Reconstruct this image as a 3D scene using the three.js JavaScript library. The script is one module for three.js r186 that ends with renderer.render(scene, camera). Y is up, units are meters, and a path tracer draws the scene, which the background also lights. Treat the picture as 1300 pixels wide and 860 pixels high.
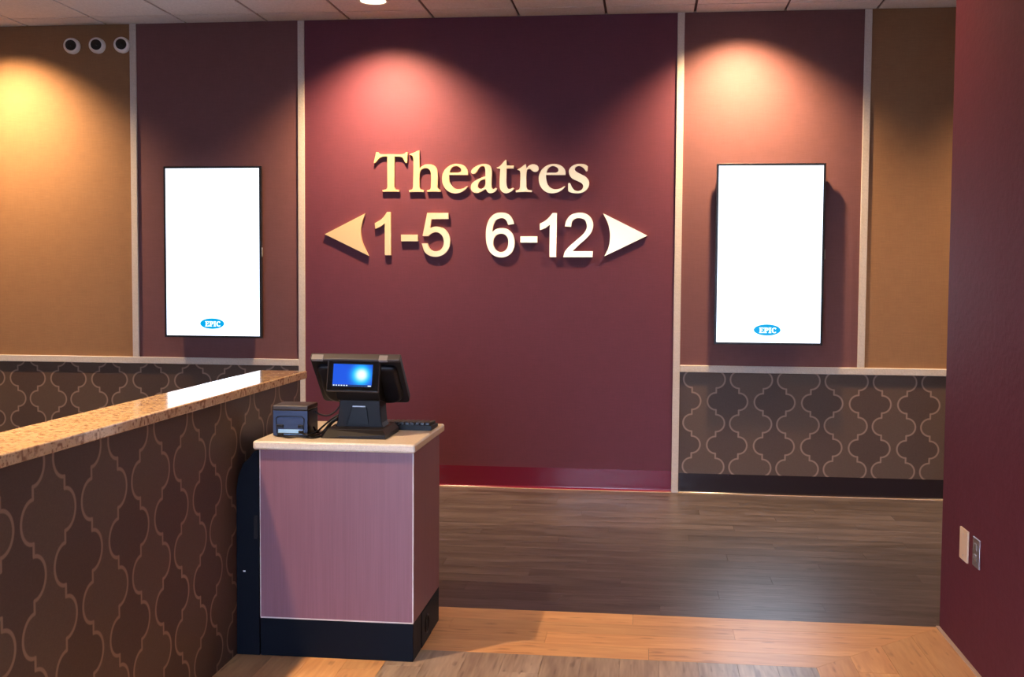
import * as THREE from 'three';
import { RoundedBoxGeometry } from 'three/addons/geometries/RoundedBoxGeometry.js';
import { mergeGeometries } from 'three/addons/utils/BufferGeometryUtils.js';
import { RectAreaLightUniformsLib } from 'three/addons/lights/RectAreaLightUniformsLib.js';

// ---------------------------------------------------------------- camera, sky, exposure
RectAreaLightUniformsLib.init();
const scene = new THREE.Scene();
const renderer = new THREE.WebGLRenderer({ antialias: true });
renderer.toneMapping = THREE.LinearToneMapping;
renderer.toneMappingExposure = 1.0;
renderer.shadowMap.enabled = true;
const camera = new THREE.PerspectiveCamera(32.9, 1300 / 860, 0.05, 200);
camera.position.set(0, 1.5172, 8.1163);
camera.rotation.order = 'YXZ';
camera.rotation.set(-0.0541, 0.1183, 0.0065);
// even daylight outside; it enters through the glazed entrance behind the camera
scene.background = new THREE.Color().setRGB(0.63, 0.80, 1.18);
scene.backgroundIntensity = 20;
const LAMP = new THREE.Color().setRGB(1.0, 0.66, 0.36);   // warm white of the recessed downlights
const LAMP_POWER = 50;                                     // candela of each downlight
const SCREEN_POWER = 4.2;                                  // light of the wall screens

// ---------------------------------------------------------------- helpers
let seed = 7;
const rnd = () => { seed = (seed * 1664525 + 1013904223) % 4294967296; return seed / 4294967296; };
const lin = (r, g, b) => new THREE.Color().setRGB(r, g, b);
const taken = new Map();
function numbered(name) { const n = taken.get(name) ?? 0; taken.set(name, n + 1); return n ? name + '_' + String(n).padStart(3, '0') : name; }
function mesh(name, geo, mat, parent, at) {
  const m = new THREE.Mesh(geo, mat); m.name = parent && parent !== scene ? name : numbered(name);
  (parent ?? scene).add(m); if (at) m.position.set(...at); return m;
}
function group(name, at = [0, 0, 0], turn = 0) {
  const g = new THREE.Group(); g.name = numbered(name); g.position.set(...at); g.rotation.y = turn; scene.add(g); return g;
}
function tag(o, label, category, grp) { o.userData.label = label; o.userData.category = category; if (grp) o.userData.group = grp; return o; }
function struct(o, label) { o.userData.kind = 'structure'; if (label) o.userData.label = label; return o; }
// uv in metres, from the face a vertex belongs to
function metric(geo, ox = 0, oy = 0) {
  const g = geo.index ? geo.toNonIndexed() : geo, p = g.attributes.position, uv = new Float32Array(p.count * 2);
  const a = new THREE.Vector3(), b = new THREE.Vector3(), c = new THREE.Vector3();
  for (let i = 0; i < p.count; i += 3) {
    a.fromBufferAttribute(p, i); b.fromBufferAttribute(p, i + 1); c.fromBufferAttribute(p, i + 2);
    const n = b.clone().sub(a).cross(c.clone().sub(a)); const ax = Math.abs(n.x), ay = Math.abs(n.y), az = Math.abs(n.z);
    [a, b, c].forEach((v, k) => {
      const [s, t] = ax > ay && ax > az ? [v.z, v.y] : ay > az ? [v.x, v.z] : [v.x, v.y];
      uv[(i + k) * 2] = s + ox; uv[(i + k) * 2 + 1] = t + oy;
    });
  }
  g.setAttribute('uv', new THREE.BufferAttribute(uv, 2));
  return g;
}
// box from its lower to its upper corner
function box(x0, y0, z0, x1, y1, z1) {
  const g = new THREE.BoxGeometry(x1 - x0, y1 - y0, z1 - z0); g.translate((x0 + x1) / 2, (y0 + y1) / 2, (z0 + z1) / 2); return metric(g);
}
function rbox(x0, y0, z0, x1, y1, z1, r = 0.004, seg = 2) {
  const g = new RoundedBoxGeometry(x1 - x0, y1 - y0, z1 - z0, seg, r); g.translate((x0 + x1) / 2, (y0 + y1) / 2, (z0 + z1) / 2); return metric(g);
}
function prism(pts, depth, bevel = 0) {   // outline in x, y; pushed along +z
  const s = new THREE.Shape(pts.map(([x, y]) => new THREE.Vector2(x, y)));
  return new THREE.ExtrudeGeometry(s, { depth, bevelEnabled: bevel > 0, bevelSize: bevel, bevelThickness: bevel, bevelSegments: 2, curveSegments: 8 });
}
function merge(list) { return mergeGeometries(list.map((g) => { const q = g.index ? g.toNonIndexed() : g; for (const k of Object.keys(q.attributes)) if (!['position', 'normal', 'uv'].includes(k)) q.deleteAttribute(k); return q; })); }
function tube(pts, r, seg = 24) { return new THREE.TubeGeometry(new THREE.CatmullRomCurve3(pts.map((p) => new THREE.Vector3(...p))), seg, r, 6); }

// ---------------------------------------------------------------- textures
const hash = (x, y, s) => { let h = (x * 374761393 + y * 668265263 + s * 2147483647) | 0; h = Math.imul(h ^ (h >>> 13), 1274126177); return ((h ^ (h >>> 16)) >>> 0) / 4294967296; };
function vnoise(x, y, px, py, s) {   // value noise that repeats after px, py cells
  const xi = Math.floor(x), yi = Math.floor(y), fx = x - xi, fy = y - yi, u = fx * fx * (3 - 2 * fx), v = fy * fy * (3 - 2 * fy);
  const m = (a, n) => ((a % n) + n) % n, h = (i, j) => hash(m(i, px), m(j, py), s);
  return (h(xi, yi) * (1 - u) + h(xi + 1, yi) * u) * (1 - v) + (h(xi, yi + 1) * (1 - u) + h(xi + 1, yi + 1) * u) * v;
}
function texture(w, h, size, f, srgb = true) {   // f(u, v in 0..1) gives [r, g, b] in 0..255; size in metres
  const d = new Uint8Array(w * h * 4);
  for (let j = 0; j < h; j++) for (let i = 0; i < w; i++) {
    const c = f((i + 0.5) / w, (j + 0.5) / h), k = (j * w + i) * 4;
    d[k] = Math.max(0, Math.min(255, c[0])); d[k + 1] = Math.max(0, Math.min(255, c[1])); d[k + 2] = Math.max(0, Math.min(255, c[2])); d[k + 3] = 255;
  }
  const t = new THREE.DataTexture(d, w, h, THREE.RGBAFormat); t.magFilter = THREE.LinearFilter; t.minFilter = THREE.LinearMipmapLinearFilter; t.generateMipmaps = true;
  t.wrapS = t.wrapT = THREE.RepeatWrapping; t.repeat.set(1 / size[0], 1 / size[1]); if (srgb) t.colorSpace = THREE.SRGBColorSpace; t.needsUpdate = true; return t;
}
const mix = (a, b, t) => a.map((v, i) => v + (b[i] - v) * t);
const clamp = (t) => Math.max(0, Math.min(1, t));
// woven vinyl wallcovering: fine threads both ways, a little uneven
const weave = texture(512, 512, [0.5, 0.5], (u, v) => {
  const h = vnoise(u * 12, v * 256, 12, 256, 1), w = vnoise(u * 256, v * 12, 256, 12, 2), b = vnoise(u * 8, v * 8, 8, 8, 3);
  const t = 236 + (h - 0.5) * 14 + (w - 0.5) * 10 + (b - 0.5) * 5; return [t, t, t];
});
const trowel = texture(512, 512, [1.1, 1.1], (u, v) => {
  const a = vnoise((u + v) * 9, v * 22, 9, 22, 71), b = vnoise(u * 40, v * 60, 40, 60, 72), c = vnoise(u * 150, v * 150, 150, 150, 73), t = 120 + (a - 0.5) * 120 + (b - 0.5) * 60 + (c - 0.5) * 30; return [t, t, t];
}, false);
const laminateGrain = texture(512, 256, [0.5, 0.5], (u, v) => {
  const w = vnoise(u * 200, v * 3, 200, 3, 11), b = vnoise(u * 30, v * 2, 30, 2, 12);
  const t = 234 + (w - 0.5) * 14 + (b - 0.5) * 8; return [t, t, t];
});
function wood(light, dark, streak, s) {
  return texture(1024, 256, [2.4, 0.6], (u, v) => {
    const wob = (vnoise(u * 6, v * 8, 6, 8, s) - 0.5) * 0.03;
    const a = vnoise(u * 18, (v + wob) * 44, 18, 44, s + 1), b = vnoise(u * 40, (v + wob) * 110, 40, 110, s + 2), c = vnoise(u * 8, v * 10, 8, 10, s + 3);
    const d = vnoise(u * 24, v * 44, 24, 44, s + 4);
    let col = mix(light, dark, clamp(0.5 * a + 0.3 * b + 0.45 * c - 0.12));
    return d > 0.78 ? mix(col, streak, (d - 0.78) * 3) : col;
  });
}
const granite = texture(1024, 512, [0.9, 0.45], (u, v) => {
  const a = vnoise(u * 40, v * 20, 40, 20, 31), b = vnoise(u * 90, v * 45, 90, 45, 32), c = vnoise(u * 220, v * 110, 220, 110, 33), d = vnoise(u * 14, v * 7, 14, 7, 34);
  let col = mix([210, 176, 136], [228, 200, 160], clamp(a * 0.7 + d * 0.5 - 0.1));
  if (b > 0.62) col = mix(col, [158, 122, 94], clamp((b - 0.6) * 3.4));
  if (c > 0.78) col = mix(col, [124, 90, 70], clamp((c - 0.78) * 3));
  if (c < 0.18) col = mix(col, [226, 200, 166], clamp((0.18 - c) * 4));
  return col;
});
const speckle = texture(256, 256, [0.2, 0.2], (u, v) => {
  const a = vnoise(u * 90, v * 90, 90, 90, 41), b = vnoise(u * 30, v * 30, 30, 30, 42), t = 238 + (a - 0.5) * 22 + (b - 0.5) * 12; return [t, t - 1, t - 3];
});
const tileGrain = texture(512, 512, [0.61, 0.61], (u, v) => {
  const a = vnoise(u * 200, v * 200, 200, 200, 51), b = vnoise(u * 60, v * 60, 60, 60, 52), t = 235 + (b - 0.5) * 14 - (a > 0.86 ? 50 * (a - 0.86) / 0.14 : 0); return [t, t, t];
});
// printed lattice of bracketed ogee cells in two tones; one repeat is one pitch wide and one period high
const PITCH = 0.3235, PERIOD = 0.308;
function lattice(light, dark, line) {
  // edge(v): where the line runs, as a share of the pitch from the light cell's axis (v = 0 at its widest)
  const wide = 0.443, neck = 0.073, mid = (wide + neck) / 2;
  const edge = (v) => { let t = Math.abs(((v % 1) + 1) % 1); if (t > 0.5) t = 1 - t;   // 0 widest .. 0.5 narrowest
    const a = 0.195, b = 0.305;
    if (t < a) return mid + (wide - mid) * Math.sqrt(Math.max(0, 1 - (t / a) ** 2));
    if (t > b) return mid - (mid - neck) * Math.sqrt(Math.max(0, 1 - ((0.5 - t) / (0.5 - b)) ** 2));
    return mid; };
  const W = 256, H = 244, pts = [];
  for (let i = 0; i <= 1600; i++) { const v = i / 1600 * 1.4 - 0.2; const x = edge(v) * PITCH; pts.push([x, v * PERIOD]); }
  // join the flat shoulders of the bracket
  const more = []; for (let i = 1; i < pts.length; i++) { const [x0, y0] = pts[i - 1], [x1, y1] = pts[i]; const n = Math.ceil(Math.hypot(x1 - x0, y1 - y0) / 0.001); for (let k = 0; k < n; k++) more.push([x0 + (x1 - x0) * k / n, y0 + (y1 - y0) * k / n]); }
  const cell = 0.02, grid = new Map(); for (const q of more) { const k = Math.floor(q[0] / cell) + ',' + Math.floor(q[1] / cell); (grid.get(k) ?? grid.set(k, []).get(k)).push(q); }
  const near = (x, y) => { let d = 1; const i = Math.floor(x / cell), j = Math.floor(y / cell); for (let a = -1; a <= 1; a++) for (let b = -1; b <= 1; b++) for (const q of grid.get((i + a) + ',' + (j + b)) ?? []) d = Math.min(d, Math.hypot(x - q[0], y - q[1])); return d; };
  const half = 0.0058, soft = 0.0016;
  const f = (pick) => (u, v) => { let x = u > 0.5 ? 1 - u : u; const d = near(x * PITCH, v * PERIOD); const k = clamp((half + soft - d) / (2 * soft)); return pick(x < edge(v), k, u, v); };
  return {
    color: texture(W, H, [PITCH, PERIOD], f((inside, k, u, v) => { const n = (vnoise(u * 64, v * 128, 64, 128, 61) - 0.5) * 8; return mix((inside ? light : dark).map((c) => c + n), line, k); })),
    metal: texture(W, H, [PITCH, PERIOD], f((inside, k) => { const t = 60 * k; return [t, t, t]; }), false),
  };
}
const paper = lattice([93, 73, 58], [80, 60, 48], [154, 128, 110]);

// ---------------------------------------------------------------- materials
const std = (color, roughness, extra = {}) => new THREE.MeshStandardMaterial({ color, roughness, metalness: 0, ...extra });
const phys = (color, roughness, extra = {}) => new THREE.MeshPhysicalMaterial({ color, roughness, metalness: 0, ...extra });
const M = {
  tan: std(lin(0.335, 0.172, 0.076), 0.75, { map: weave, bumpMap: weave, bumpScale: 0.0006 }),
  brown: std(lin(0.200, 0.078, 0.078), 0.72, { map: weave, bumpMap: weave, bumpScale: 0.0006 }),
  burgundy: std(lin(0.150, 0.028, 0.053), 0.66, { map: weave, bumpMap: weave, bumpScale: 0.0006 }),
  sideRed: phys(lin(0.135, 0.022, 0.038), 0.7, { map: weave, bumpMap: trowel, bumpScale: 0.0025, specularIntensity: 0.55 }),
  trim: std(lin(0.70, 0.63, 0.56), 0.5, { map: speckle }),
  paper: std(lin(0.95, 0.95, 0.95), 0.55, { map: paper.color, metalness: 1, metalnessMap: paper.metal }),
  redBase: phys(lin(0.155, 0.004, 0.028), 0.16),
  darkBase: phys(lin(0.020, 0.014, 0.018), 0.16),
  caulk: std(lin(0.55, 0.40, 0.30), 0.5),
  plaster: std(lin(0.42, 0.33, 0.27), 0.8, { map: weave }),
  ceilingTile: std(lin(0.84, 0.80, 0.79), 0.9, { map: tileGrain }),
  grid: std(lin(0.075, 0.045, 0.045), 0.6),
  cap: phys(lin(1, 1, 1), 0.09, { map: granite }),
  whitePaint: std(lin(0.86, 0.84, 0.83), 0.4),
  blackGlass: phys(lin(0.006, 0.006, 0.007), 0.08),
  blackPlastic: phys(lin(0.006, 0.006, 0.008), 0.42, { specularIntensity: 0.6 }),
  darkPlastic: phys(lin(0.012, 0.010, 0.011), 0.5, { specularIntensity: 0.5 }),
  rim: phys(lin(0.045, 0.036, 0.034), 0.4),
  printerPanel: phys(lin(0.020, 0.040, 0.105), 0.45),
  keyCap: phys(lin(0.035, 0.037, 0.045), 0.4),
  greyPlastic: std(lin(0.22, 0.20, 0.19), 0.4),
  bezel: std(lin(0.010, 0.011, 0.016), 0.3),
  letter: std(lin(0.95, 0.71, 0.37), 0.28, { metalness: 0.42 }),
  laminate: std(lin(0.300, 0.128, 0.160), 0.42, { map: laminateGrain }),
  edgeBand: std(lin(0.72, 0.64, 0.58), 0.4),
  plinth: phys(lin(0.004, 0.006, 0.011), 0.5, { specularIntensity: 0.2 }),
  counter: std(lin(0.86, 0.76, 0.63), 0.38, { map: speckle }),
  cream: std(lin(0.80, 0.60, 0.40), 0.4),
  steel: std(lin(0.60, 0.60, 0.62), 0.3, { metalness: 1 }),
  concrete: std(lin(0.35, 0.34, 0.33), 0.9),
  frame: std(lin(0.10, 0.10, 0.11), 0.4, { metalness: 0.8 }),
  glass: phys(lin(1, 1, 1), 0.0, { transmission: 1, thickness: 0, ior: 1.5 }),
};

// ---------------------------------------------------------------- the room
const H = 3.3438, T0 = -3.9786, PX = [-3.7714, -2.5046, 0.1990, 1.4560];   // ceiling height, a ceiling joint, the four upright trims
const RAIL = [0.855, 0.904], LEFT = -8, RIGHT = 6.5, FRONT = 9.7, ZB = 2.9965, BW = 0.6106, XR = 1.2788, XL = -1.6214;

struct(mesh('wall_back', box(LEFT - 0.15, -0.1, -0.16, RIGHT + 0.15, H + 0.2, -0.006), M.plaster), 'back wall of the lobby');
const wallBack = scene.getObjectByName('wall_back');
const panel = (x0, x1, y0, y1, m, label, ox = 0, oy = 0) => { const o = mesh('wall_panel', metric(new THREE.BoxGeometry(x1 - x0, y1 - y0, 0.006).translate((x0 + x1) / 2, (y0 + y1) / 2, -0.003), ox, oy), m, wallBack); o.userData.label = label; return o; };
panel(LEFT, PX[0], RAIL[0], H, M.tan, 'golden tan wallcovering panel beside the three cameras');
panel(PX[0], PX[1], RAIL[0], H, M.brown, 'brown wallcovering panel');
panel(PX[1], PX[2], 0, H, M.burgundy, 'wide burgundy wallcovering panel behind the lettering');
panel(PX[2], PX[3], RAIL[0], H, M.brown, 'brown wallcovering panel');
panel(PX[3], RIGHT, RAIL[0], H, M.tan, 'golden tan wallcovering panel');
// wallpaper: the phase puts a light cell's widest point where the photograph shows it
panel(LEFT, PX[1], 0, RAIL[0], M.paper, 'brown wallpaper with lattice print below the rail', 4.4725, -0.575);
panel(PX[2], RIGHT, 0, RAIL[0], M.paper, 'brown wallpaper with lattice print below the rail', -0.395, -0.498);

let trimCount = 0;
const trim = (geo, m, label) => struct(mesh('trim_' + (++trimCount), geo, m), label);
for (const [i, y0] of [[0, RAIL[1]], [1, 0], [2, 0], [3, RAIL[1]]]) trim(rbox(PX[i] - 0.024, y0, 0, PX[i] + 0.024, H, 0.016, 0.003), M.trim, 'pale upright trim strip between wall panels');
trim(rbox(LEFT, RAIL[0], 0, PX[1] - 0.024, RAIL[1], 0.019, 0.004), M.trim, 'pale horizontal rail above the wallpaper');
trim(rbox(PX[2] + 0.024, RAIL[0], 0, RIGHT, RAIL[1], 0.019, 0.004), M.trim, 'pale horizontal rail above the wallpaper');

// cove bases: flat face with a small curved toe
function cove(x0, x1, h, m, name, label) {
  const pts = [[0, 0], [0.016, 0]]; for (let a = 0; a <= 6; a++) { const t = a / 6 * Math.PI / 2; pts.push([0.016 - 0.0135 * Math.sin(t), 0.003 + 0.016 * (1 - Math.cos(t))]); }
  pts.push([0.0025, h], [0, h]);
  const g = prism(pts, x1 - x0); g.rotateY(-Math.PI / 2); g.translate(x1, 0, 0);
  // prism ran along +z with x as thickness: after the turn it runs along -x with thickness along +z
  return struct(mesh(name, g, m), label);
}
cove(PX[1] + 0.024, PX[2] - 0.024, 0.152, M.redBase, 'baseboard_back', 'glossy dark red cove base');
cove(PX[2] + 0.024, RIGHT, 0.139, M.darkBase, 'baseboard_right', 'glossy black cove base');
cove(LEFT, PX[1] - 0.024, 0.139, M.darkBase, 'baseboard_left', 'glossy black cove base');
trim(box(PX[1] + 0.024, 0, 0.0161, PX[2] - 0.024, 0.004, 0.023), M.caulk, 'thin pale bead where the base meets the floor');
trim(box(PX[2] + 0.024, 0, 0.0161, RIGHT, 0.004, 0.023), M.caulk, 'thin pale bead where the base meets the floor');

struct(mesh('wall_left', box(LEFT - 0.15, -0.1, -0.006, LEFT, H + 0.2, FRONT), M.plaster), 'left wall of the lobby');
struct(mesh('wall_corridor', box(RIGHT, -0.1, -0.006, RIGHT + 0.15, H + 0.2, ZB), M.plaster), 'end wall of the passage');
struct(mesh('wall_right', box(XR, -0.1, ZB, RIGHT + 0.15, H + 0.2, FRONT + 0.2), M.sideRed), 'burgundy side wall with the two wall plates');
trim(rbox(XR - 0.016, 0, ZB, XR, 0.006, FRONT, 0.002), M.caulk, 'thin pale strip along the foot of the side wall');

// wall behind the camera with a glazed entrance
const DOORS = [[-2.7, -1.8], [-1.72, -0.82], [-0.74, 0.16]];
{
  const g = [box(LEFT - 0.15, -0.1, FRONT, DOORS[0][0], H + 0.2, FRONT + 0.2), box(DOORS[2][1], -0.1, FRONT, XR, H + 0.2, FRONT + 0.2), box(DOORS[0][0], 2.55, FRONT, DOORS[2][1], H + 0.2, FRONT + 0.2)];
  for (let k = 0; k < 2; k++) g.push(box(DOORS[k][1], -0.1, FRONT, DOORS[k + 1][0], 2.55, FRONT + 0.2));
  struct(mesh('wall_front', merge(g), M.plaster), 'wall with the glazed entrance');
  DOORS.forEach(([x0, x1], k) => {
    const d = new THREE.Group(); d.name = 'door_' + (k + 1); d.position.set((x0 + x1) / 2, 0, FRONT + 0.1); scene.add(d); struct(d, 'glazed entrance door');
    const w = (x1 - x0) / 2;
    mesh('door_frame', merge([box(-w, 0, -0.03, -w + 0.06, 2.55, 0.03), box(w - 0.06, 0, -0.03, w, 2.55, 0.03), box(-w + 0.06, 2.47, -0.03, w - 0.06, 2.55, 0.03), box(-w + 0.06, 0, -0.03, w - 0.06, 0.12, 0.03)]), M.frame, d);
    mesh('pane', box(-w + 0.06, 0.12, -0.004, w - 0.06, 2.47, 0.004), M.glass, d);
  });
}
struct(mesh('ground', box(-30, -0.2, FRONT + 0.2, 30, -0.1, 45), M.concrete), 'pavement outside the entrance');

// ---------------------------------------------------------------- floor: slab and planks
const floor = struct(mesh('floor', box(LEFT - 0.15, -0.12, -0.16, RIGHT + 0.15, -0.006, FRONT + 0.2), std(lin(0.10, 0.07, 0.055), 0.4)), 'plank floor');
const plankKinds = {
  dark: { maps: wood([108, 98, 100], [54, 47, 50], [30, 25, 26], 100), rough: 0.36, tones: [0.86, 0.95, 1.04] },
  orange: { maps: wood([245, 194, 134], [218, 156, 102], [172, 112, 70], 200), rough: 0.34, tones: [0.90, 0.97, 1.04] },
  grey: { maps: wood([204, 184, 162], [142, 121, 105], [92, 75, 65], 300), rough: 0.34, tones: [0.88, 0.97, 1.05] },
};
for (const k of Object.values(plankKinds)) k.mats = k.tones.map((t) => phys(lin(t, t, t), k.rough, { ior: 1.65, map: k.maps, bumpMap: k.maps, bumpScale: 0.0004 }));
function plank(kind, pts, alongX) {   // pts in x, z
  const c = pts.reduce((s, p) => [s[0] + p[0] / pts.length, s[1] + p[1] / pts.length], [0, 0]);
  const q = pts.map(([x, z]) => [x + Math.sign(c[0] - x) * 0.0006, z + Math.sign(c[1] - z) * 0.0006]);
  const pos = [], idx = [], uv = [], n = q.length, ox = rnd() * 2.4, oy = rnd() * 0.6;
  const put = (x, y, z) => { pos.push(x, y, z); uv.push((alongX ? x : z) + ox, (alongX ? z : x) + oy); };
  for (const [x, z] of q) put(x, 0, z);
  for (let k = 1; k < n - 1; k++) idx.push(0, k, k + 1);
  for (let k = 0; k < n; k++) { const a = q[k], b = q[(k + 1) % n], i = pos.length / 3; put(a[0], 0, a[1]); put(b[0], 0, b[1]); put(b[0], -0.006, b[1]); put(a[0], -0.006, a[1]); idx.push(i, i + 2, i + 1, i, i + 3, i + 2); }
  let g = new THREE.BufferGeometry(); g.setAttribute('position', new THREE.Float32BufferAttribute(pos, 3)); g.setAttribute('uv', new THREE.Float32BufferAttribute(uv, 2)); g.setIndex(idx);
  // top face up
  const a = q[0], b = q[1], d = q[2]; if ((b[1] - a[1]) * (d[0] - a[0]) - (b[0] - a[0]) * (d[1] - a[1]) < 0) { for (let k = 0; k < idx.length; k += 3) [idx[k], idx[k + 1]] = [idx[k + 1], idx[k]]; g.setIndex(idx); }
  g.computeVertexNormals(); g = g.toNonIndexed(); g.computeVertexNormals();
  mesh('plank', g, plankKinds[kind].mats[Math.floor(rnd() * 3)], floor);
}
const cuts = (from, to, start, len) => { const c = [from]; for (let x = start; x < to - 0.15; x += len) if (x > from + 0.15) c.push(x); c.push(to); return c; };
{ const rows = 20, w = ZB / rows;
  for (let r = 0; r < rows; r++) { const c = cuts(-4.6, 2.7, -5.2 + ((r * 0.47) % 1.22), 1.22); for (let k = 1; k < c.length; k++) plank('dark', [[c[k - 1], r * w], [c[k], r * w], [c[k], r * w + w], [c[k - 1], r * w + w]], true); } }
{ const n = 4, w = BW / n, END = 6.6;
  for (let r = 0; r < n; r++) {
    const a = r * w, b = a + w, lo = (d) => XL + d, hi = (d) => XR - d;
    const c = cuts(lo(b), hi(b), XL + 0.35 + r * 0.43, 1.22);
    for (let k = 1; k < c.length; k++) { const f = k === 1, l = k === c.length - 1; plank('orange', [[f ? lo(a) : c[k - 1], ZB + a], [l ? hi(a) : c[k], ZB + a], [l ? hi(b) : c[k], ZB + b], [f ? lo(b) : c[k - 1], ZB + b]], true); }
    for (const s of [0, 1]) {
      const z = cuts(ZB + b, END, ZB + 0.5 + ((r * 0.53 + s * 0.3) % 1.22), 1.22);
      for (let k = 1; k < z.length; k++) { const f = k === 1, xa = s ? hi(a) : lo(a), xb = s ? hi(b) : lo(b); plank('orange', [[xa, f ? ZB + a : z[k - 1]], [xb, f ? ZB + b : z[k - 1]], [xb, z[k]], [xa, z[k]]], false); }
    }
  }
  const x0 = XL + BW, x1 = XR - BW, m = 11, v = (x1 - x0) / m;
  for (let r = 0; r < m; r++) { const z = cuts(ZB + BW, END, ZB + BW + 0.2 + ((r * 0.41) % 1.22), 1.22); for (let k = 1; k < z.length; k++) plank('grey', [[x0 + r * v, z[k - 1]], [x0 + r * v + v, z[k - 1]], [x0 + r * v + v, z[k]], [x0 + r * v, z[k]]], false); }
}

// ---------------------------------------------------------------- ceiling: deck, grid and drop-in tiles
const ceiling = struct(mesh('ceiling', box(LEFT - 0.15, H + 0.012, -0.16, RIGHT + 0.15, H + 0.2, FRONT + 0.2), M.grid), 'suspended tile ceiling');
{
  const S = 0.61, G = 0.017, Z0 = 0.241, rest = [];
  const tileGeo = new Map();
  for (let i = Math.floor((LEFT - T0) / S); T0 + i * S < RIGHT; i++) for (let j = -1; Z0 + j * S < FRONT; j++) {
    const x0 = Math.max(LEFT, T0 + i * S + G / 2), x1 = Math.min(RIGHT, T0 + (i + 1) * S - G / 2), z0 = Math.max(0.002, Z0 + j * S + G / 2), z1 = Math.min(FRONT, Z0 + (j + 1) * S - G / 2);
    if (x1 - x0 < 0.03 || (x0 > XR && z0 > ZB)) continue;
    const w = x1 - x0, d = z1 - z0, key = w.toFixed(3) + d.toFixed(3);
    if (!tileGeo.has(key)) tileGeo.set(key, metric(new RoundedBoxGeometry(w, 0.013, d, 1, 0.003)));
    if (j < 2 && x0 > -6 && x1 < 4) mesh('tile', tileGeo.get(key), M.ceilingTile, ceiling, [(x0 + x1) / 2, H + 0.0065, (z0 + z1) / 2]);
    else rest.push(tileGeo.get(key).clone().translate((x0 + x1) / 2, H + 0.0065, (z0 + z1) / 2));
  }
  const o = mesh('tile_field', mergeGeometries(rest), M.ceilingTile, ceiling); o.userData.kind = 'stuff';
}

// recessed downlights: a white ring round a frosted lens, and the lamp's own light just below the lens
function downlight(x, z, label, dim = 1, lean = 0) {   // lean: how far a wall-washer's lamp is tipped towards the back wall
  const t = group('recessed_downlight', [x, H, z]); tag(t, label, 'ceiling light', 'round downlights in the ceiling');
  const ring = new THREE.LatheGeometry([[0.084, -0.004], [0.090, -0.010], [0.101, -0.009], [0.108, -0.003], [0.108, 0]].map(([a, b]) => new THREE.Vector2(a, b)), 40);
  mesh('trim_ring', ring, M.ringWhite, t);
  mesh('lens', new THREE.CylinderGeometry(0.0845, 0.0845, 0.003, 40).translate(0, -0.0025, 0), M.lens, t);
  const s = new THREE.SpotLight(LAMP, LAMP_POWER * dim, 0, lean ? 1.0 : 1.3, 1, 2); s.position.set(0, -0.014, 0); s.target.position.set(0, -1, -lean); s.shadow.radius = 2.5; t.add(s, s.target);
}
M.ringWhite = std(lin(0.75, 0.73, 0.70), 0.5);
M.lens = std(lin(0.8, 0.8, 0.8), 0.5, { emissive: lin(1.0, 0.80, 0.55), emissiveIntensity: 6 });
downlight(-4.71, 0.57, 'recessed ceiling downlight washing the tan panel by the three cameras', 1, 0.28);
downlight(-1.8436, 0.545, 'glowing round ceiling downlight above the word Theatres', 1, 0.28);
downlight(0.5964, 0.475, 'glowing round ceiling downlight above the right wall screen', 1, 0.28);
downlight(3.0364, 0.57, 'recessed ceiling downlight in the passage behind the burgundy side wall', 1, 0.28);
downlight(0.5964, 3.01, 'recessed ceiling downlight at the far top corner of the burgundy side wall', 0.2);
downlight(-2.14, 4.82, 'recessed ceiling downlight over the stone ledge beside the kiosk', 0.92);

// ---------------------------------------------------------------- half wall with its stone ledge
{
  const w = struct(mesh('wall_partition', box(-1.79, 0, 2.91, XL, 1.030, 7.2), M.plaster), 'half wall papered with the lattice print');
  const p = mesh('wall_paper', metric(new THREE.BoxGeometry(0.003, 1.029, 4.29).translate(XL + 0.0015, 0.5145, 5.055), -5.183, -0.856), M.paper, w); p.userData.label = 'brown wallpaper with lattice print';
  mesh('wall_paper', metric(new THREE.BoxGeometry(0.1716, 1.029, 0.003).translate(-1.7042, 0.5145, 2.9085), 0, -0.856), M.paper, w);
  tag(mesh('stone_ledge', rbox(-1.822, 1.031, 2.885, -1.592, 1.067, 7.25, 0.006, 3), M.cap), 'long polished tan stone ledge on top of the half wall', 'ledge');
}

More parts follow.
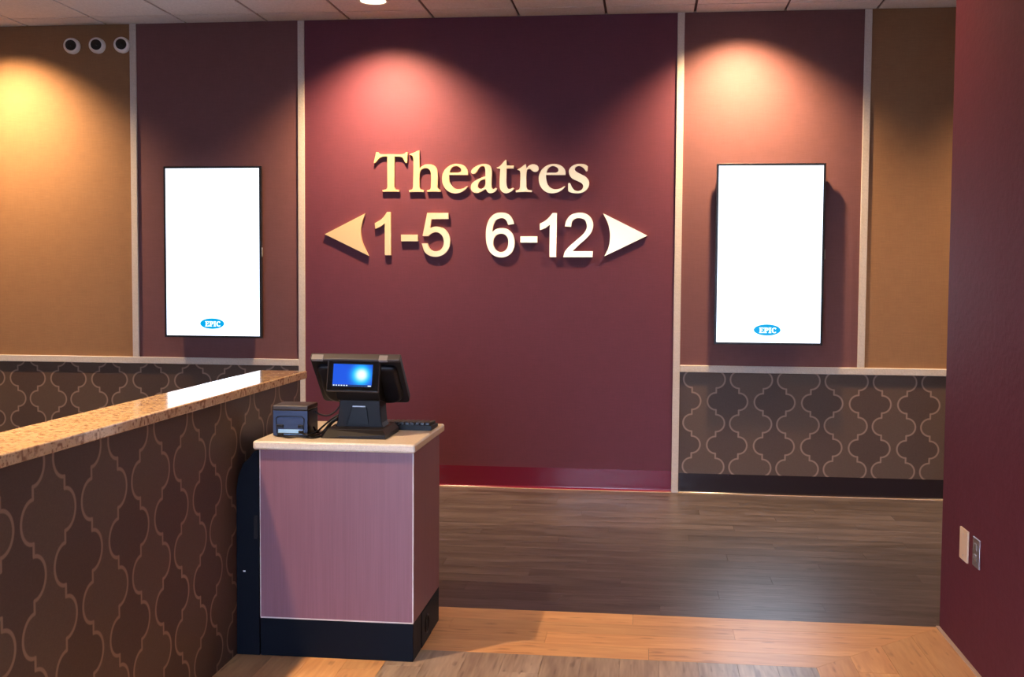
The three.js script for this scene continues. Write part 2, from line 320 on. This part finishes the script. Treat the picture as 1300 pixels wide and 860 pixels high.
// ---------------------------------------------------------------- raised lettering
const GLYPHS = {
  "T": [-1.968,2.117,[[[18,283,1],[32,281,1],[45,269],[122,267],[208,266],[222,270],[235,281,1],[248,282,1],[243,205,1],[232,205,1],[220,225],[211,240],[195,248],[152,251,1],[151,35,1],[158,20],[190,12,1],[188,0,1],[127,1],[66,1,1],[63,12,1],[93,20],[100,35,1],[99,251,1],[61,249],[41,237],[11,205,1],[0,206,1]]]],
  "h": [-1.71,2.114,[[[2,267,1],[9,272],[36,281],[65,294],[75,295,1],[76,168,1],[95,185],[117,195],[140,197],[165,195],[185,185],[199,168],[206,143],[207,37,1],[212,24],[229,15,1],[229,2,1],[179,3],[129,2,1],[129,13,1],[152,20],[158,34,1],[158,130],[151,154],[136,167],[118,170],[95,163],[80,144],[76,121],[76,40,1],[83,22],[107,15,1],[107,0,1],[55,2],[1,0,1],[0,14,1],[23,21],[29,38,1],[29,245],[22,258]]]],
  "e": [-1.471,2.106,[[[187,128,1],[187,150],[178,174],[157,195],[131,204],[95,207],[57,197],[23,170],[3,133],[0,98],[6,63],[24,32],[51,10],[82,0],[114,0],[145,11],[172,31],[186,49,1],[179,50,1],[154,35],[127,29],[104,30],[78,44],[60,69],[53,98],[51,129,1]],[[55,145,1],[61,166],[77,186],[99,192],[124,184],[137,169],[135,154],[120,145,1]]]],
  "e2": [-0.78,2.105,[[[188,126,1],[188,148],[179,172],[158,192],[131,202],[95,204],[57,194],[23,168],[3,131],[0,97],[6,62],[24,31],[52,9],[83,0],[115,0],[147,10],[173,30],[188,48,1],[181,49,1],[155,34],[128,28],[106,29],[78,43],[61,68],[53,96],[52,127,1]],[[55,143,1],[62,164],[77,183],[100,190],[125,182],[138,167],[136,152],[121,143,1]]]],
  "a": [-1.264,2.106,[[[2,145],[4,161],[22,180],[49,196],[80,205],[111,205],[138,193],[150,167],[150,46],[158,30],[169,31],[180,38,1],[188,31,1],[174,11],[148,0],[127,3],[105,28,1],[81,13],[54,1],[27,3],[7,16],[0,40],[7,67],[29,86],[62,104],[104,119,1],[103,169],[95,187],[78,189],[60,178],[44,152],[29,138],[13,136]],[[104,99,1],[80,93],[60,75],[51,53],[58,36],[74,30],[94,40],[104,62]]]],
  "t": [-1.08,2.105,[[[0,181,1],[20,189],[51,222],[64,235,1],[70,235,1],[72,196,1],[124,194,1],[122,173,1],[72,173,1],[73,54],[81,34],[96,30],[120,39,1],[128,32,1],[105,12],[70,0],[43,8],[27,28],[22,54],[26,172,1],[3,175,1]]]],
  "r": [-0.942,2.111,[[[7,159,1],[32,172],[59,193],[70,198,1],[74,169,1],[89,185],[111,196],[133,196],[153,186],[161,167],[154,149],[136,143],[116,150],[98,163],[83,160],[77,143],[75,39,1],[84,21],[114,14,1],[112,1,1],[55,3],[0,0,1],[0,13,1],[22,21],[30,39,1],[29,146],[21,154]]]],
  "s": [-0.572,2.103,[[[135,156,1],[124,153,1],[113,169],[93,186],[71,191],[52,182],[45,167],[56,152],[89,134],[124,115],[144,89],[147,63],[136,32],[108,9],[69,0],[29,4],[5,12,1],[0,22,1],[0,67,1],[6,73],[13,71],[25,46],[47,22],[73,17],[97,28],[105,50],[96,69],[68,85],[28,104],[9,128],[4,159],[19,185],[49,202],[84,206],[119,201],[137,189,1]]]],
  "arrow_left": [-2.329,1.659,[[[0,154,1],[300,305,1],[278,242],[267,171],[278,97],[323,0,1]]]],
  "1": [-1.96,1.663,[[[0,230,1],[45,256],[73,286],[89,310,1],[118,310,1],[120,0,1],[73,0,1],[73,228,1],[40,204],[3,190,1]]]],
  "dash": [-1.768,1.764,[[[0,47,1],[123,47,1],[123,0,1],[0,0,1]]]],
  "5": [-1.617,1.654,[[[39,313,1],[194,312,1],[193,269,1],[71,268,1],[60,205,1],[88,214],[120,214],[162,200],[194,163],[207,118],[199,68],[172,27],[135,6],[98,0],[56,8],[21,35],[0,95,1],[44,96,1],[53,67],[74,45],[102,39],[135,49],[155,77],[160,113],[150,147],[125,170],[97,175],[69,165],[48,146,1],[6,149,1]]]],
  "6": [-1.154,1.651,[[[200,237,1],[159,231,1],[147,260],[127,276],[104,278],[76,267],[56,235],[47,181,1],[72,201],[113,209],[154,201],[191,167],[206,118],[203,72],[183,32],[147,7],[110,0],[69,9],[32,36],[9,81],[0,144],[3,208],[19,262],[44,296],[76,314],[113,318],[149,312],[179,289],[194,262]],[[104,168],[77,158],[59,135],[53,108],[59,76],[78,49],[107,39],[135,47],[155,72],[161,109],[155,140],[134,163]]]],
  "dash2": [-0.908,1.757,[[[0,44,1],[122,45,1],[122,0,1],[0,0,1]]]],
  "1b": [-0.77,1.655,[[[0,236,1],[36,255],[68,284],[90,311,1],[121,311,1],[118,0,1],[70,0,1],[71,228,1],[39,204],[1,191,1]]]],
  "2": [-0.602,1.655,[[[9,216,1],[18,255],[47,294],[85,309],[123,313],[162,303],[194,275],[209,230],[198,179],[163,135],[113,90],[65,43,1],[208,43,1],[206,1,1],[0,0,1],[11,39],[42,77],[93,122],[141,166],[163,205],[162,233],[149,262],[117,274],[85,271],[60,249],[53,212,1]]]],
  "arrow_right": [-0.326,1.663,[[[0,301,1],[312,145,1],[13,0,1],[41,60],[51,140],[37,225]]]],
};
function outline(pts) {   // corners stay sharp, the points between two corners are joined by a smooth curve
  const n = pts.length, out = []; let first = pts.findIndex((p) => p[2]);
  const v = (p) => new THREE.Vector2(p[0] / 1000, p[1] / 1000);
  if (first < 0) { const c = new THREE.CatmullRomCurve3(pts.map((p) => new THREE.Vector3(p[0] / 1000, p[1] / 1000, 0)), true, 'centripetal'); return c.getPoints(n * 5).slice(0, -1).map((p) => new THREE.Vector2(p.x, p.y)); }
  let run = [pts[first]];
  for (let k = 1; k <= n; k++) {
    const p = pts[(first + k) % n]; run.push(p);
    if (p[2]) {
      if (run.length === 2) out.push(v(run[0]));
      else { const c = new THREE.CatmullRomCurve3(run.map((q) => new THREE.Vector3(q[0] / 1000, q[1] / 1000, 0)), false, 'centripetal'); const g = c.getPoints((run.length - 1) * 5); g.pop(); for (const q of g) out.push(new THREE.Vector2(q.x, q.y)); }
      run = [p];
    }
  }
  return out;
}
function glyph(key, name, label, category, grp) {
  const [x, y, loops] = GLYPHS[key], s = new THREE.Shape(outline(loops[0]));
  for (const l of loops.slice(1)) s.holes.push(new THREE.Path(outline(l)));
  const g = new THREE.ExtrudeGeometry(s, { depth: 0.0185, bevelEnabled: true, bevelSize: 0.0008, bevelThickness: 0.0015, bevelOffset: -0.0008, bevelSegments: 1, curveSegments: 6 });
  g.translate(0, 0, 0.0015);
  return tag(mesh(name, g, M.letter, scene, [x, y, 0]), label, category, grp);
}
const word = 'raised letters of the word on the burgundy wall', nums = 'raised numbers on the burgundy wall';
glyph('T', 'sign_letter', 'raised gold capital letter T at the start of the word Theatres', 'letter', word);
glyph('h', 'sign_letter', 'raised gold letter h, second letter of the word Theatres', 'letter', word);
glyph('e', 'sign_letter', 'raised gold letter e between the h and the a of Theatres', 'letter', word);
glyph('a', 'sign_letter', 'raised gold letter a in the middle of the word Theatres', 'letter', word);
glyph('t', 'sign_letter', 'raised gold small letter t between the a and the r of Theatres', 'letter', word);
glyph('r', 'sign_letter', 'raised gold letter r between the small t and the second e of Theatres', 'letter', word);
glyph('e2', 'sign_letter', 'raised gold letter e between the r and the s of Theatres', 'letter', word);
glyph('s', 'sign_letter', 'raised gold letter s at the end of the word Theatres', 'letter', word);
glyph('1', 'sign_number', 'raised gold numeral 1 beside the arrow pointing left', 'number', nums);
glyph('dash', 'sign_dash', 'raised gold dash between the numerals 1 and 5', 'dash', nums);
glyph('5', 'sign_number', 'raised gold numeral 5', 'number', nums);
glyph('6', 'sign_number', 'raised pale numeral 6', 'number', nums);
glyph('dash2', 'sign_dash', 'raised pale dash between the 6 and the 12', 'dash', nums);
glyph('1b', 'sign_number', 'raised silvery numeral 1 directly before the numeral 2', 'number', nums);
glyph('2', 'sign_number', 'raised silvery numeral 2 beside the arrow pointing right', 'number', nums);
glyph('arrow_left', 'sign_arrow', 'raised gold arrowhead pointing left', 'arrow', 'arrowheads on the burgundy wall');
glyph('arrow_right', 'sign_arrow', 'raised silvery arrowhead pointing right', 'arrow', 'arrowheads on the burgundy wall');

// ---------------------------------------------------------------- wall screens
function canvasTexture(w, h, draw) {
  const c = document.createElement('canvas'); c.width = w; c.height = h; draw(c.getContext('2d'), w, h);
  const t = new THREE.CanvasTexture(c); t.colorSpace = THREE.SRGBColorSpace; return t;
}
const screenPrint = canvasTexture(512, 880, (c, w, h) => {
  c.fillStyle = '#ffffff'; c.fillRect(0, 0, w, h);
  const x = w * 0.49, y = h * 0.928, a = 66, b = 28;
  c.fillStyle = '#007ea4'; c.beginPath(); c.ellipse(x, y, a, b, 0, 0, Math.PI * 2); c.fill();
  c.fillStyle = '#ffffff'; c.strokeStyle = '#ffffff'; c.lineWidth = 1; c.font = 'bold 36px serif'; c.textAlign = 'center'; c.textBaseline = 'middle';
  c.fillText('EPIC', x + 3, y + 2); c.strokeText('EPIC', x + 3, y + 2);
});
M.screen = std(lin(0, 0, 0), 0.25, { emissive: lin(0.80, 0.90, 1.05), emissiveIntensity: 2.2, emissiveMap: screenPrint });
function wallScreen(x0, x1, y0, y1, label) {
  const w = x1 - x0, h = y1 - y0, t = group('wall_screen', [(x0 + x1) / 2, y0, 0]); tag(t, label, 'screen', 'portrait screens on the wall');
  const b = 0.015;
  mesh('wall_mount', box(-0.16, h * 0.32, 0, 0.16, h * 0.68, 0.04), M.darkPlastic, t);
  mesh('housing', rbox(-w / 2 + 0.012, 0.02, 0.035, w / 2 - 0.012, h - 0.02, 0.078, 0.012), M.blackPlastic, t);
  mesh('bezel', merge([rbox(-w / 2, 0, 0.07, -w / 2 + b, h, 0.102, 0.002), rbox(w / 2 - b, 0, 0.07, w / 2, h, 0.102, 0.002), rbox(-w / 2 + b, 0, 0.07, w / 2 - b, b, 0.102, 0.002), rbox(-w / 2 + b, h - b, 0.07, w / 2 - b, h, 0.102, 0.002)]), M.bezel, t);
  const d = mesh('display', new THREE.BoxGeometry(w - 2 * b, h - 2 * b, 0.016), M.screen, t, [0, h / 2, 0.090]); d.userData.label = 'white lit display with a blue oval emblem';
  mesh('sensor', rbox(w / 2 - 0.004, h * 0.475, 0.085, w / 2 + 0.008, h * 0.53, 0.098, 0.002), M.greyPlastic, t);
  const l = new THREE.RectAreaLight(new THREE.Color().setRGB(0.68, 0.80, 1.0), SCREEN_POWER, w - 2 * b, h - 2 * b); l.position.set(0, h / 2, 0.104); l.lookAt(t.position.x, t.position.y + h / 2, 5); t.add(l);
}
wallScreen(-3.508, -2.776, 1.058, 2.298, 'lit white portrait screen on the brown panel above the half wall');
wallScreen(0.452, 1.182, 1.059, 2.298, 'lit white portrait screen on the brown panel near the burgundy side wall');

// ---------------------------------------------------------------- three turret cameras
function turret(x, label) {
  const t = group('security_camera', [x, 3.188, 0], 0); tag(t, label, 'camera', 'security cameras under the ceiling');
  mesh('base', new THREE.LatheGeometry([[0, 0], [0.052, 0], [0.056, 0.004], [0.056, 0.016], [0.050, 0.024], [0.044, 0.026], [0, 0.026]].map(([a, b]) => new THREE.Vector2(a, b)), 40).rotateX(Math.PI / 2), M.whitePaint, t);
  const head = new THREE.Group(); head.name = 'eyeball'; head.position.set(0, 0, 0.030); head.rotation.set(0.03, 0.28, 0); t.add(head);
  const prof = []; for (let a = 0; a <= 14; a++) { const th = -0.5 + a / 14 * 1.22; prof.push(new THREE.Vector2(0.058 * Math.cos(th), 0.058 * Math.sin(th))); }
  prof.push(new THREE.Vector2(0.0395, 0.038), new THREE.Vector2(0.038, 0.033), new THREE.Vector2(0, 0.033));
  mesh('shell', new THREE.LatheGeometry(prof, 40).rotateX(Math.PI / 2), M.whitePaint, head);
  const f = mesh('lens_face', new THREE.CylinderGeometry(0.0378, 0.0378, 0.005, 36).rotateX(Math.PI / 2), M.blackGlass, head, [0, 0, 0.0365]); f.userData.label = 'black glass face';
  mesh('lens', new THREE.SphereGeometry(0.010, 20, 10, 0, Math.PI * 2, 0, Math.PI / 2).rotateX(Math.PI / 2).scale(1, 1, 0.5), M.blackGlass, head, [0, 0, 0.0385]);
}
turret(-4.232, 'white turret security camera farthest from the upright trim');
turret(-4.037, 'white turret security camera in the middle of the three');
turret(-3.846, 'white turret security camera right beside the upright trim');

// ---------------------------------------------------------------- wall plates on the side wall
{
  const t = group('blank_wall_plate', [XR, 0.385, 3.363], -Math.PI / 2); tag(t, 'cream blank wall plate low on the burgundy side wall', 'wall plate');
  mesh('plate', rbox(-0.057, 0, 0, 0.057, 0.129, 0.008, 0.003), M.cream, t);
  for (const y of [0.022, 0.107]) mesh('screw', new THREE.CylinderGeometry(0.003, 0.003, 0.001, 10).rotateX(Math.PI / 2), M.steel, t, [0, y, 0.0084]);
  const u = group('wall_outlet', [XR, 0.40, 3.534], -Math.PI / 2); tag(u, 'steel wall outlet with two sockets low on the burgundy side wall', 'outlet');
  mesh('plate', rbox(-0.046, 0, 0, 0.046, 0.114, 0.006, 0.002), M.steel, u);
  for (const y of [0.036, 0.078]) {
    const s = mesh('socket', rbox(-0.018, y - 0.014, 0.005, 0.018, y + 0.014, 0.009, 0.003), M.greyPlastic, u);
    for (const x of [-0.007, 0.007]) mesh('slot', box(x - 0.0012, y - 0.003, 0.0088, x + 0.0012, y + 0.007, 0.0094), M.blackPlastic, s);
  }
}

// ---------------------------------------------------------------- kiosk
const KX0 = -1.5195, KX1 = -0.9005, KZ0 = 3.205, KZ1 = 3.760, KTOP = 0.864;
{
  const t = group('service_kiosk', [(KX0 + KX1) / 2, 0, (KZ0 + KZ1) / 2]); tag(t, 'mauve laminate kiosk with pale top and black plinth beside the half wall', 'kiosk');
  const w = (KX1 - KX0) / 2, d = (KZ1 - KZ0) / 2;
  const pl = mesh('plinth', rbox(-w, 0, -d, w, 0.152, d, 0.003), M.plinth, t); pl.userData.label = 'black plinth';
  mesh('body', box(-w, 0.152, -d, w, 0.829, d), M.laminate, t);
  mesh('edge_band', merge([box(-w, 0.152, d, w, 0.157, d + 0.0008), box(w - 0.004, 0.157, d, w + 0.0008, 0.829, d + 0.0008), box(-w - 0.0008, 0.157, d, -w + 0.002, 0.829, d + 0.0008)]), M.edgeBand, t);
  const top = mesh('top', rbox(-w - 0.022, 0.829, -d - 0.075, w + 0.010, KTOP, d + 0.022, 0.010, 4), M.counter, t); top.userData.label = 'pale beige top with rounded edge';
  const pt = mesh('cable_plate', rbox(w, 0.004, -0.10 + 0.015, w + 0.003, 0.148, 0.10 + 0.015, 0.001), M.plinth, t);
  mesh('grommet', new THREE.TorusGeometry(0.036, 0.004, 8, 32).rotateY(Math.PI / 2).translate(w + 0.004, 0.076, 0.015), M.blackPlastic, pt);
}
{
  const t = group('equipment_case', [-1.572, 0, 3.58]); tag(t, 'tall narrow black case wedged between the half wall and the kiosk', 'case');
  const g = prism([[-0.044, 0], [0.046, 0], [0.046, 0.822], [0.030, 0.815], [0.012, 0.790], [-0.014, 0.765], [-0.034, 0.715], [-0.042, 0.66]], 0.36, 0.002).translate(0, 0.002, -0.18);
  mesh('shell', g, M.plinth, t);
  mesh('latch', rbox(0.028, 0.47, 0.181, 0.042, 0.565, 0.186, 0.002), M.darkPlastic, t);
  const s = mesh('sticker', rbox(-0.018, 0.335, 0.1815, -0.008, 0.341, 0.183, 0.0006), M.whitePaint, t); s.userData.label = 'tiny white mark';
}

// ---------------------------------------------------------------- point-of-sale terminal
const deskPrint = canvasTexture(512, 288, (c, w, h) => {
  c.fillStyle = '#0a4fd8'; c.fillRect(0, 0, w, h);
  const g = c.createRadialGradient(w * 0.74, h * 0.46, 6, w * 0.70, h * 0.48, w * 0.40); g.addColorStop(0, '#ffffff'); g.addColorStop(0.22, '#d8f6ff'); g.addColorStop(0.5, '#25b8f0'); g.addColorStop(1, 'rgba(10,79,216,0)');
  c.fillStyle = g; c.fillRect(0, 0, w, h);
  c.fillStyle = '#0b2a66'; c.fillRect(0, h - 22, w, 22);
  c.fillStyle = '#e8f4ff'; for (let k = 0; k < 6; k++) c.fillRect(8 + k * 34, h - 18, 20, 14); c.fillRect(w - 50, h - 18, 42, 14);
});
{
  const t = group('checkout_terminal', [-1.166, KTOP, 3.53]); tag(t, 'black checkout terminal with a lit customer display standing on the kiosk', 'terminal');
  // foot: a low wedge with a rounded plan
  const foot = prism([[-0.128, 0], [0.128, 0], [0.128, 0.014], [0.112, 0.030], [-0.112, 0.030], [-0.128, 0.014]], 0.25, 0.003).translate(0, 0.003, -0.115);
  const fp = foot.attributes.position; for (let i = 0; i < fp.count; i++) { if (fp.getZ(i) > 0.05 && fp.getY(i) > 0.025) fp.setZ(i, fp.getZ(i) - 0.030); } foot.computeVertexNormals();
  const base = mesh('foot', foot, M.darkPlastic, t);
  mesh('front_slot', rbox(-0.060, 0.006, 0.132, 0.030, 0.012, 0.1405, 0.002), M.blackPlastic, base);
  // neck: tapering column with a recess and a small emblem plate
  const neckPts = [[-0.100, 0.030], [0.098, 0.030], [0.088, 0.052], [0.084, 0.095], [0.080, 0.160], [-0.078, 0.160], [-0.083, 0.100], [-0.090, 0.052]];
  const neck = mesh('neck', prism(neckPts, 0.10, 0.004).translate(0, 0, -0.070), M.darkPlastic, t);
  mesh('neck_recess', prism([[-0.052, 0.045], [0.038, 0.045], [0.030, 0.118], [-0.028, 0.118]], 0.006, 0.001).translate(0, 0, 0.031), M.blackPlastic, neck);
  mesh('emblem_plate', rbox(-0.028, 0.117, 0.034, 0.026, 0.122, 0.040, 0.001), M.steel, neck);
  // operator's monitor, seen from behind, its top leaning this way
  const mon = new THREE.Group(); mon.name = 'monitor'; mon.position.set(-0.003, 0.232, -0.014); mon.rotation.x = 0.80; t.add(mon);
  const rounded = (w, y0, y1, rt, rb) => { const s = new THREE.Shape(); s.moveTo(-w + rb, y0); s.lineTo(w - rb, y0); s.quadraticCurveTo(w, y0, w, y0 + rb); s.lineTo(w, y1 - rt); s.quadraticCurveTo(w, y1, w - rt, y1); s.lineTo(-w + rt, y1); s.quadraticCurveTo(-w, y1, -w, y1 - rt); s.lineTo(-w, y0 + rb); s.quadraticCurveTo(-w, y0, -w + rb, y0); return s; };
  mesh('back_shell', new THREE.ExtrudeGeometry(rounded(0.182, -0.136, 0.136, 0.008, 0.020), { depth: 0.022, bevelEnabled: true, bevelSize: 0.003, bevelThickness: 0.004, bevelSegments: 2, curveSegments: 6 }).translate(0, 0, -0.008), M.blackPlastic, mon);
  mesh('top_rim', rbox(-0.1855, 0.124, -0.013, 0.1855, 0.1405, 0.020, 0.005, 3), M.rim, mon);
  mesh('rear_cover', new THREE.ExtrudeGeometry(rounded(0.150, -0.110, 0.090, 0.012, 0.050), { depth: 0.010, bevelEnabled: true, bevelSize: 0.016, bevelThickness: 0.012, bevelSegments: 4, curveSegments: 8 }).translate(0, 0, 0.016), M.blackPlastic, mon);
  mesh('front_glass', rbox(-0.176, -0.129, -0.0155, 0.176, 0.129, -0.011, 0.002), M.blackGlass, mon);
  for (const x of [-0.155, 0.110]) mesh('pad', rbox(x - 0.024 + (x > 0 ? 0.012 : 0), 0.128, -0.004, x + 0.024, 0.1420, 0.0225, 0.002), M.greyPlastic, mon);
  // block that joins monitor and neck
  mesh('hinge_block', prism([[-0.030, 0.130], [0.060, 0.150], [0.105, 0.215], [0.070, 0.270], [0.010, 0.240], [-0.045, 0.165]], 0.17, 0.004).rotateY(-Math.PI / 2).translate(0.085, 0, -0.012), M.blackPlastic, t);
  // customer display, slightly leaning back
  const disp = new THREE.Group(); disp.name = 'customer_display'; disp.position.set(-0.008, 0.249, 0.104); disp.rotation.set(-0.22, 0.02, -0.012); t.add(disp);
  mesh('tablet_shell', rbox(-0.108, -0.064, -0.016, 0.108, 0.064, 0, 0.006, 3), M.rim, disp);
  mesh('bezel', rbox(-0.104, -0.060, -0.004, 0.104, 0.060, 0.0015, 0.002), M.blackGlass, disp);
  M.desk = std(lin(0, 0, 0), 0.2, { emissive: lin(1, 1, 1), emissiveIntensity: 1.15, emissiveMap: deskPrint });
  const sc = mesh('lit_screen', new THREE.BoxGeometry(0.160, 0.090, 0.0012), M.desk, disp, [-0.002, 0.003, 0.0018]); sc.userData.label = 'lit blue screen with a bright glow';
  const dl = new THREE.RectAreaLight(new THREE.Color().setRGB(0.25, 0.55, 1.0), 0.6, 0.16, 0.09); dl.position.set(-0.002, 0.003, 0.004); dl.rotation.y = Math.PI; disp.add(dl);
}
// receipt printer
{
  const t = group('receipt_printer', [-1.427, KTOP, 3.588]); tag(t, 'small black cube receipt printer on the kiosk', 'printer');
  mesh('body', rbox(-0.073, 0.003, -0.072, 0.073, 0.108, 0.070, 0.005, 3), M.blackPlastic, t);
  mesh('rear_panel', rbox(-0.0715, 0.006, 0.0690, 0.0715, 0.107, 0.0708, 0.0008), M.printerPanel, t).userData.label = 'dark blue rear panel';
  const lid = mesh('lid', rbox(-0.0735, 0.108, -0.0725, 0.0735, 0.129, 0.0715, 0.006, 3), M.rim, t); lid.userData.label = 'brownish lid';
  const bay = new THREE.Shape([[-0.056, 0.014], [0.056, 0.014], [0.060, 0.076], [0.050, 0.086], [-0.050, 0.086], [-0.060, 0.076]].map((p) => new THREE.Vector2(...p)));
  bay.holes.push(new THREE.Path([[-0.053, 0.017], [-0.056, 0.075], [-0.048, 0.083], [0.048, 0.083], [0.056, 0.075], [0.053, 0.017]].map((p) => new THREE.Vector2(...p))));
  mesh('rear_frame', new THREE.ExtrudeGeometry(bay, { depth: 0.003, bevelEnabled: false }).translate(0, 0, 0.0703), M.blackPlastic, t);
  const lb = mesh('data_label', box(-0.050, 0.012, 0.0706, 0.058, 0.032, 0.0716), std(lin(0.36, 0.62, 0.82), 0.4), t); lb.userData.label = 'pale blue label';
  for (const [x, y, w] of [[-0.042, 0.045, 0.030], [0.044, 0.045, 0.022], [-0.040, 0.010, 0.026], [0.046, 0.022, 0.022]]) mesh('port', rbox(x - w / 2, y - 0.006, 0.0700, x + w / 2, y + 0.006, 0.078, 0.002), M.blackPlastic, t);
  for (const x of [-0.055, 0.055]) mesh('rubber_foot', new THREE.CylinderGeometry(0.008, 0.008, 0.004, 14).translate(x, 0.002, 0.05), M.blackPlastic, t);
}
// cables between printer and terminal
const cable = (pts, r, label) => tag(mesh('cable', tube(pts, r, 40), M.blackPlastic), label, 'cable', 'black cables between printer and terminal');
cable([[-1.354, 0.958, 3.56], [-1.330, 0.946, 3.56], [-1.300, 0.943, 3.56], [-1.272, 0.958, 3.55], [-1.249, 0.985, 3.55]], 0.0038, 'uppermost black cable sagging from the printer to the terminal neck');
cable([[-1.383, 0.886, 3.672], [-1.345, 0.880, 3.690], [-1.322, 0.886, 3.655], [-1.305, 0.905, 3.61], [-1.278, 0.932, 3.57], [-1.254, 0.948, 3.56]], 0.0042, 'black cable looping from the printer port up to the terminal neck');
cable([[-1.467, 0.876, 3.668], [-1.430, 0.869, 3.692], [-1.385, 0.872, 3.690], [-1.350, 0.869, 3.680], [-1.330, 0.872, 3.64], [-1.310, 0.880, 3.58], [-1.268, 0.905, 3.545]], 0.0042, 'black cable lying along the foot of the printer label');
cable([[-1.345, 0.8690, 3.640], [-1.335, 0.8695, 3.60], [-1.322, 0.873, 3.56], [-1.306, 0.885, 3.55], [-1.280, 0.915, 3.55], [-1.258, 0.930, 3.55]], 0.0050, 'thick black cable bunched on the kiosk top beside the printer');
cable([[-1.348, 0.900, 3.60], [-1.335, 0.884, 3.61], [-1.318, 0.876, 3.60], [-1.300, 0.890, 3.60], [-1.282, 0.918, 3.58], [-1.256, 0.938, 3.57]], 0.0045, 'black cable curving from the side of the printer into the bunch');
cable([[-1.355, 0.8685, 3.665], [-1.338, 0.8685, 3.690], [-1.318, 0.8685, 3.680], [-1.306, 0.8690, 3.640], [-1.312, 0.8700, 3.60], [-1.318, 0.8690, 3.55]], 0.0045, 'black cable coiled flat on the kiosk top between printer and terminal');
// keyboard behind the terminal
{
  const t = group('keyboard', [-1.065, KTOP, 3.30]); tag(t, 'black keyboard on the kiosk behind the terminal', 'keyboard');
  const side = prism([[-0.075, 0], [0.075, 0], [0.075, 0.019], [-0.075, 0.012]], 0.32, 0.0015).rotateY(-Math.PI / 2).translate(0.16, 0.0015, 0);
  mesh('case', side, M.blackPlastic, t);
  const keyGeo = new RoundedBoxGeometry(0.0175, 0.012, 0.0185, 1, 0.003);
  for (let r = 0; r < 6; r++) for (let k = 0; k < 14; k++) {
    const z = -0.060 + r * 0.024, x = -0.143 + k * 0.022; const o = mesh('key', keyGeo, M.keyCap, t, [x, 0.0165 + (z + 0.075) * 0.047 + 0.004, z]); o.rotation.x = -0.047;
  }
}

scene.traverse((o) => { if (o.isMesh) { o.castShadow = true; o.receiveShadow = true; } if (o.isSpotLight) o.castShadow = true; });
renderer.render(scene, camera);
